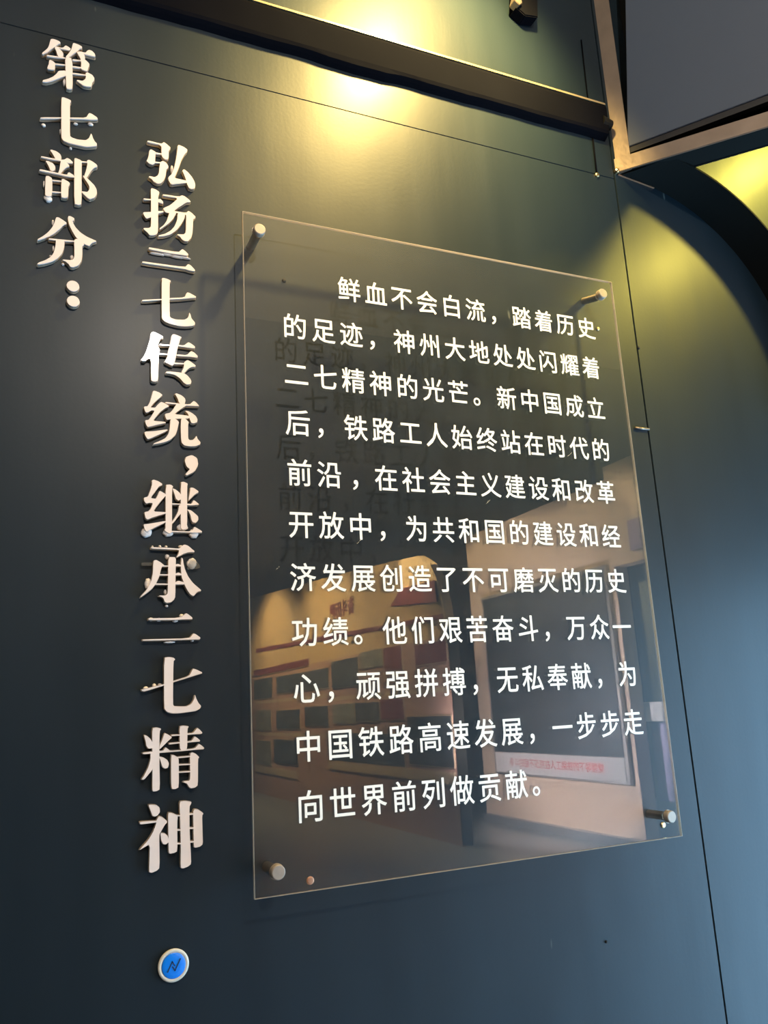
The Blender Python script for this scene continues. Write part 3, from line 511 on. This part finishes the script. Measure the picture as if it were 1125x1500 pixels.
GLUE = [[1,-2911,11095,33,27],[1,-2461,11238,34,19],[1,-2247,11290,39,27],[1,-2674,11044,11,52],[1,-2520,10794,21,20],[2,-2869,10094,13,60],[2,-2807,9866,57,54],[3,-2725,9494,18,54],[3,-2705,9074,16,48],[3,-2448,8980,26,41],[3,-2735,8946,24,19],[3,-2568,8850,24,19],[11,-1347,4900,78,73],[11,-686,4900,73,66],[11,-845,4988,81,53],[11,-1050,4901,71,52],[12,-715,4468,67,74],[12,-1058,4557,31,39],[12,-1319,4167,49,80],[12,-1083,4054,20,38],[12,-1262,4699,16,13],[12,-1159,4705,21,17],[12,-1074,4704,21,15],[12,-1062,3863,23,18],[12,-871,4710,34,21],[13,-857,3718,33,33],[13,-1273,3679,36,24],[13,-1167,3674,40,25],[13,-945,3655,41,21],[13,-1026,3360,82,13],[13,-711,3375,25,13],[6,-1242,9258,67,22],[6,-941,9262,55,25],[6,-820,9269,55,22],[6,-1088,9271,54,20],[14,-1333,2749,35,28],[14,-1221,2781,28,30],[14,-1145,2794,28,14],[4,-1015,10778,24,76],[0,-2645,11912,20,64]]
CLEAR = [[-1414,4465,-1270,4468,-1270,4419,-1413,4419],[-794,4377,-742,4517,-682,4527,-605,4432,-610,4397,-709,4377]]

WHERE = ['top character of the left column', 'second character of the left column', 'third character of the left column', 'last character of the left column, above the two dots',
 'top character of the long column', 'second character of the long column', 'upper pair of bars in the long column', 'upper one, below the first pair of bars in the long column',
 'with the bright glint, fifth in the long column', 'just above the comma of the long column', 'between the two halves of the long column', 'just below the comma, with glue blobs',
 'with one arm stripped to clear acrylic and glue', 'lower pair of thin bars in the long column', 'lower one, with the slanting thin crossbar', 'second from the bottom of the long column', 'bottom character of the long column']
ORDER = list(range(0, 4)) + list(range(4, 17))
roots = []
for gi, (ch, polys) in enumerate(GLYPHS):
    polys = [[(q[i]/1e4, q[i+1]/1e4) for i in range(0, len(q), 2)] for q in polys]
    xs = [x for p in polys for x, _ in p]; zs = [z for p in polys for _, z in p]
    nm = 'raised_comma' if ch == '，' else 'raised_letter'
    t = empty(nm, W((min(xs)+max(xs))/2, WY, min(zs)), 'cream raised ' + ('comma ' if ch == '，' else 'letter ' + ch + ' ') + WHERE[gi], 'letter', 'raised cream letters of the title')
    roots.append(t)
    bf = bmesh.new(); bb = bmesh.new(); bs = bmesh.new()
    for k, p in enumerate(polys):
        p = soften(p)
        e = k*0.000012
        prism_y(bf, p, 0.0370 + e, 0.0400)
        prism_y(bs, outset(p, 0.0001), 0.0400, 0.0410)
        prism_y(bb, outset(p, 0.0006), 0.0408 + e, WY-0.0002)
    link('face', bf, M_FACE, t)
    link('seam', bs, M_BLACK, t); link('backing', bb, M_SIDE, t)
for k, (cx, cz) in enumerate([(-0.2424, 0.8497), (-0.2413, 0.8259)]):
    t = empty('raised_dot', W(cx, WY, cz-0.009), ('upper' if k == 0 else 'lower') + ' cream round dot of the colon under the left column', 'letter', 'raised cream letters of the title')
    b = bmesh.new(); lathe_y(b, cx, cz, [(0.0082, 0.0400), (0.0086, 0.0375), (0.0082, 0.0370)], 32); link('face', b, M_FACE, t)
    b = bmesh.new(); lathe_y(b, cx, cz, [(0.0083, 0.0400), (0.0083, 0.0408)], 32); link('seam', b, M_BLACK, t)
    b = bmesh.new(); lathe_y(b, cx, cz, [(0.0092, WY-0.0002), (0.0092, 0.0408)], 32); link('backing', b, M_SIDE, t)
random.seed(11)
for gi, x, z, rx, rz in GLUE:
    x /= 1e4; z /= 1e4; rx /= 1e4; rz /= 1e4
    if gi == 6: rx *= 1.7; rz *= 0.6
    b = bmesh.new(); n = 18
    jit = [1 + 0.10*random.uniform(-1, 1) for _ in range(n)]
    rings = []
    top = 0.0392 if max(rx, rz) > 0.0055 else 0.0412
    for s, y in ((1.0, WY-0.0004), (0.97, top+0.0022), (0.75, top+0.0006), (0.4, top)):
        rings.append([b.verts.new(W(x + rx*s*jit[i]*math.cos(2*math.pi*i/n), y, z + rz*s*jit[i]*math.sin(2*math.pi*i/n))) for i in range(n)])
    for k in range(3):
        for i in range(n):
            j = (i+1) % n; b.faces.new((rings[k][i], rings[k][j], rings[k+1][j], rings[k+1][i]))
    b.faces.new(rings[0]); b.faces.new(list(reversed(rings[-1])))
    link('glue_blob', b, M_GLUE, roots[gi], smooth=True)
for q in CLEAR:
    p = [(q[i]/1e4, q[i+1]/1e4) for i in range(0, len(q), 2)]
    b = bmesh.new(); prism_y(b, soften(p), 0.0388, WY-0.0004)
    tag(link('bare_arm', b, M_CLEARBIT, roots[12]), 'clear acrylic arm that has lost its cream face')

# ---------------------------------------------------------------- acrylic sheet with its printed text
PW, PH = 0.719, 1.0
t = empty('acrylic_panel', W(PW/2, 0, 0), 'large clear acrylic sheet printed with eleven lines of cream text', 'sign')
# front and back faces of the sheet, open at the sides where the cut edge sits
b = bmesh.new(); box(b, (0.001, 0.0, 0.001), (PW-0.001, 0.005, PH-0.001)); link('sheet', b, M_ACRYLIC, t)
b = bmesh.new(); e = 0.0007
box(b, (0, -0.0001, 0), (PW, 0.0051, e)); box(b, (0, -0.0001, PH-e), (PW, 0.0051, PH)); box(b, (0, -0.0001, e), (e, 0.0051, PH-e)); box(b, (PW-e, -0.0001, e), (PW, 0.0051, PH-e))
link('cut_edge', b, M_EDGE, t)
LINES = ['　　鲜血不会白流，踏着历史', '的足迹，神州大地处处闪耀着', '二七精神的光芒。新中国成立', '后，铁路工人始终站在时代的', '前沿，在社会主义建设和改革',
 '开放中，为共和国的建设和经', '济发展创造了不可磨灭的历史', '功绩。他们艰苦奋斗，万众一', '心，顽强拼搏，无私奉献，为', '中国铁路高速发展，一步步走', '向世界前列做贡献。']
X0, XP, Z0, ZP, EM = 0.0798, 0.0471, 0.8935, 0.07860, 0.0440
def thicken(me, d):
    """bolder print: the outline repeated at eight tiny shifts"""
    bm = bmesh.new(); bm.from_mesh(me); base = list(bm.verts) + list(bm.edges) + list(bm.faces)
    for i in range(8):
        r = bmesh.ops.duplicate(bm, geom=base)
        a = math.pi*i/4
        bmesh.ops.translate(bm, vec=(d*math.cos(a), d*math.sin(a), 0.000002*(i+1)), verts=[g for g in r['geom'] if isinstance(g, bmesh.types.BMVert)])
    bm.to_mesh(me); bm.free(); return me
cache = {}
for li, s in enumerate(LINES):
    zc = Z0 - ZP*li
    for k, ch in enumerate(s):
        if ch == '　': continue
        xc = X0 + XP*k
        if ch == '，' and li == 4: xc += 0.006
        if ch not in cache:
            cur = bpy.data.curves.new('printed_character', 'FONT'); cur.body = ch; cur.size = EM; cur.extrude = 0.00012; cur.resolution_u = 3
            o = bpy.data.objects.new('tmp', cur); C.objects.link(o); bpy.context.view_layer.update()
            me = bpy.data.meshes.new_from_object(o.evaluated_get(bpy.context.evaluated_depsgraph_get()))
            bpy.data.objects.remove(o); bpy.data.curves.remove(cur)
            me = thicken(me, 0.00042)
            me.materials.clear(); me.materials.append(M_INK); me.name = 'printed_character'
            cache[ch] = me
        o = bpy.data.objects.new('printed_character', cache[ch]); C.objects.link(o)
        o.parent = t
        o.location = W(xc - 0.5*EM*0.93, -0.0003, zc - 0.379*EM) - t.location
        o.rotation_euler = (math.pi/2, 0, 0); o.scale = (0.93, 1.0, 1.0)

def standoff(x, z, where, bx=0.0, bz=0.0):
    t = empty('standoff_bolt', W(x, 0, z), 'short metal standoff bolt at the %s corner of the acrylic sheet' % where, 'bolt', 'standoff bolts of the acrylic sheet')
    b = bmesh.new(); cyl(b, W(x+bx, WY-0.0005, z+bz), W(x, 0.0056, z), 0.0070, n=28)
    o = link('barrel', b, M_BOLT, t, smooth=False)
    b = bmesh.new(); lathe_y(b, x, z, [(0.0098, -0.0004), (0.0100, -0.0030), (0.0096, -0.0085), (0.0086, -0.0098), (0.0080, -0.0100)], 32); link('cap', b, M_CAP, t)
    b = bmesh.new(); lathe_y(b, x, z, [(0.0103, -0.0001), (0.0103, -0.0016)], 32); link('washer', b, M_BOLT, t)
standoff(0.0248, 0.9680, 'upper left')
standoff(0.6870, 0.9665, 'upper right', -0.003, 0.010)
standoff(0.0300, 0.0305, 'lower left')
standoff(0.6930, 0.0335, 'lower right')

# ---------------------------------------------------------------- blue round tag
bx_, bz_ = -0.0956, -0.0717
t = empty('round_tag', W(bx_, WY, bz_-0.02), 'round blue tag with ivory rim and dark zigzag mark, below the long column', 'tag')
b = bmesh.new(); lathe_y(b, bx_, bz_, [(0.0192, WY-0.0002), (0.0196, 0.0420), (0.0188, 0.0408), (0.0160, 0.0406), (0.0152, 0.0414)], 48); link('rim', b, M_WHITE, t, smooth=True)
b = bmesh.new(); lathe_y(b, bx_, bz_, [(0.0150, 0.0416), (0.0150, 0.0406), (0.0140, 0.0402), (0.0080, 0.0399)], 48); link('blue_dome', b, M_BLUE, t, smooth=True)
b = bmesh.new()
def stroke(bm, pts, w, y0, y1):
    for (ax, az), (cx_, cz_) in zip(pts, pts[1:]):
        d = Vector((cx_-ax, cz_-az)); L_ = d.length; d.normalize(); nn = Vector((-d.y, d.x))*w/2; d = d*w*0.35
        a = Vector((ax, az))-d; c = Vector((cx_, cz_))+d
        prism_y(bm, [tuple(a-nn), tuple(c-nn), tuple(c+nn), tuple(a+nn)], y0, y1)
k = 0.001
stroke(b, [(bx_-7.5*k, bz_-6*k), (bx_-1.8*k, bz_+5.2*k), (bx_+1.2*k, bz_+0.2*k)], 0.0013, 0.0394, 0.0400)
stroke(b, [(bx_-1.4*k, bz_-0.8*k), (bx_+1.6*k, bz_-5.6*k), (bx_+8.2*k, bz_+7*k)], 0.0013, 0.0394, 0.0400)
link('zigzag_mark', b, M_NAVY, t)
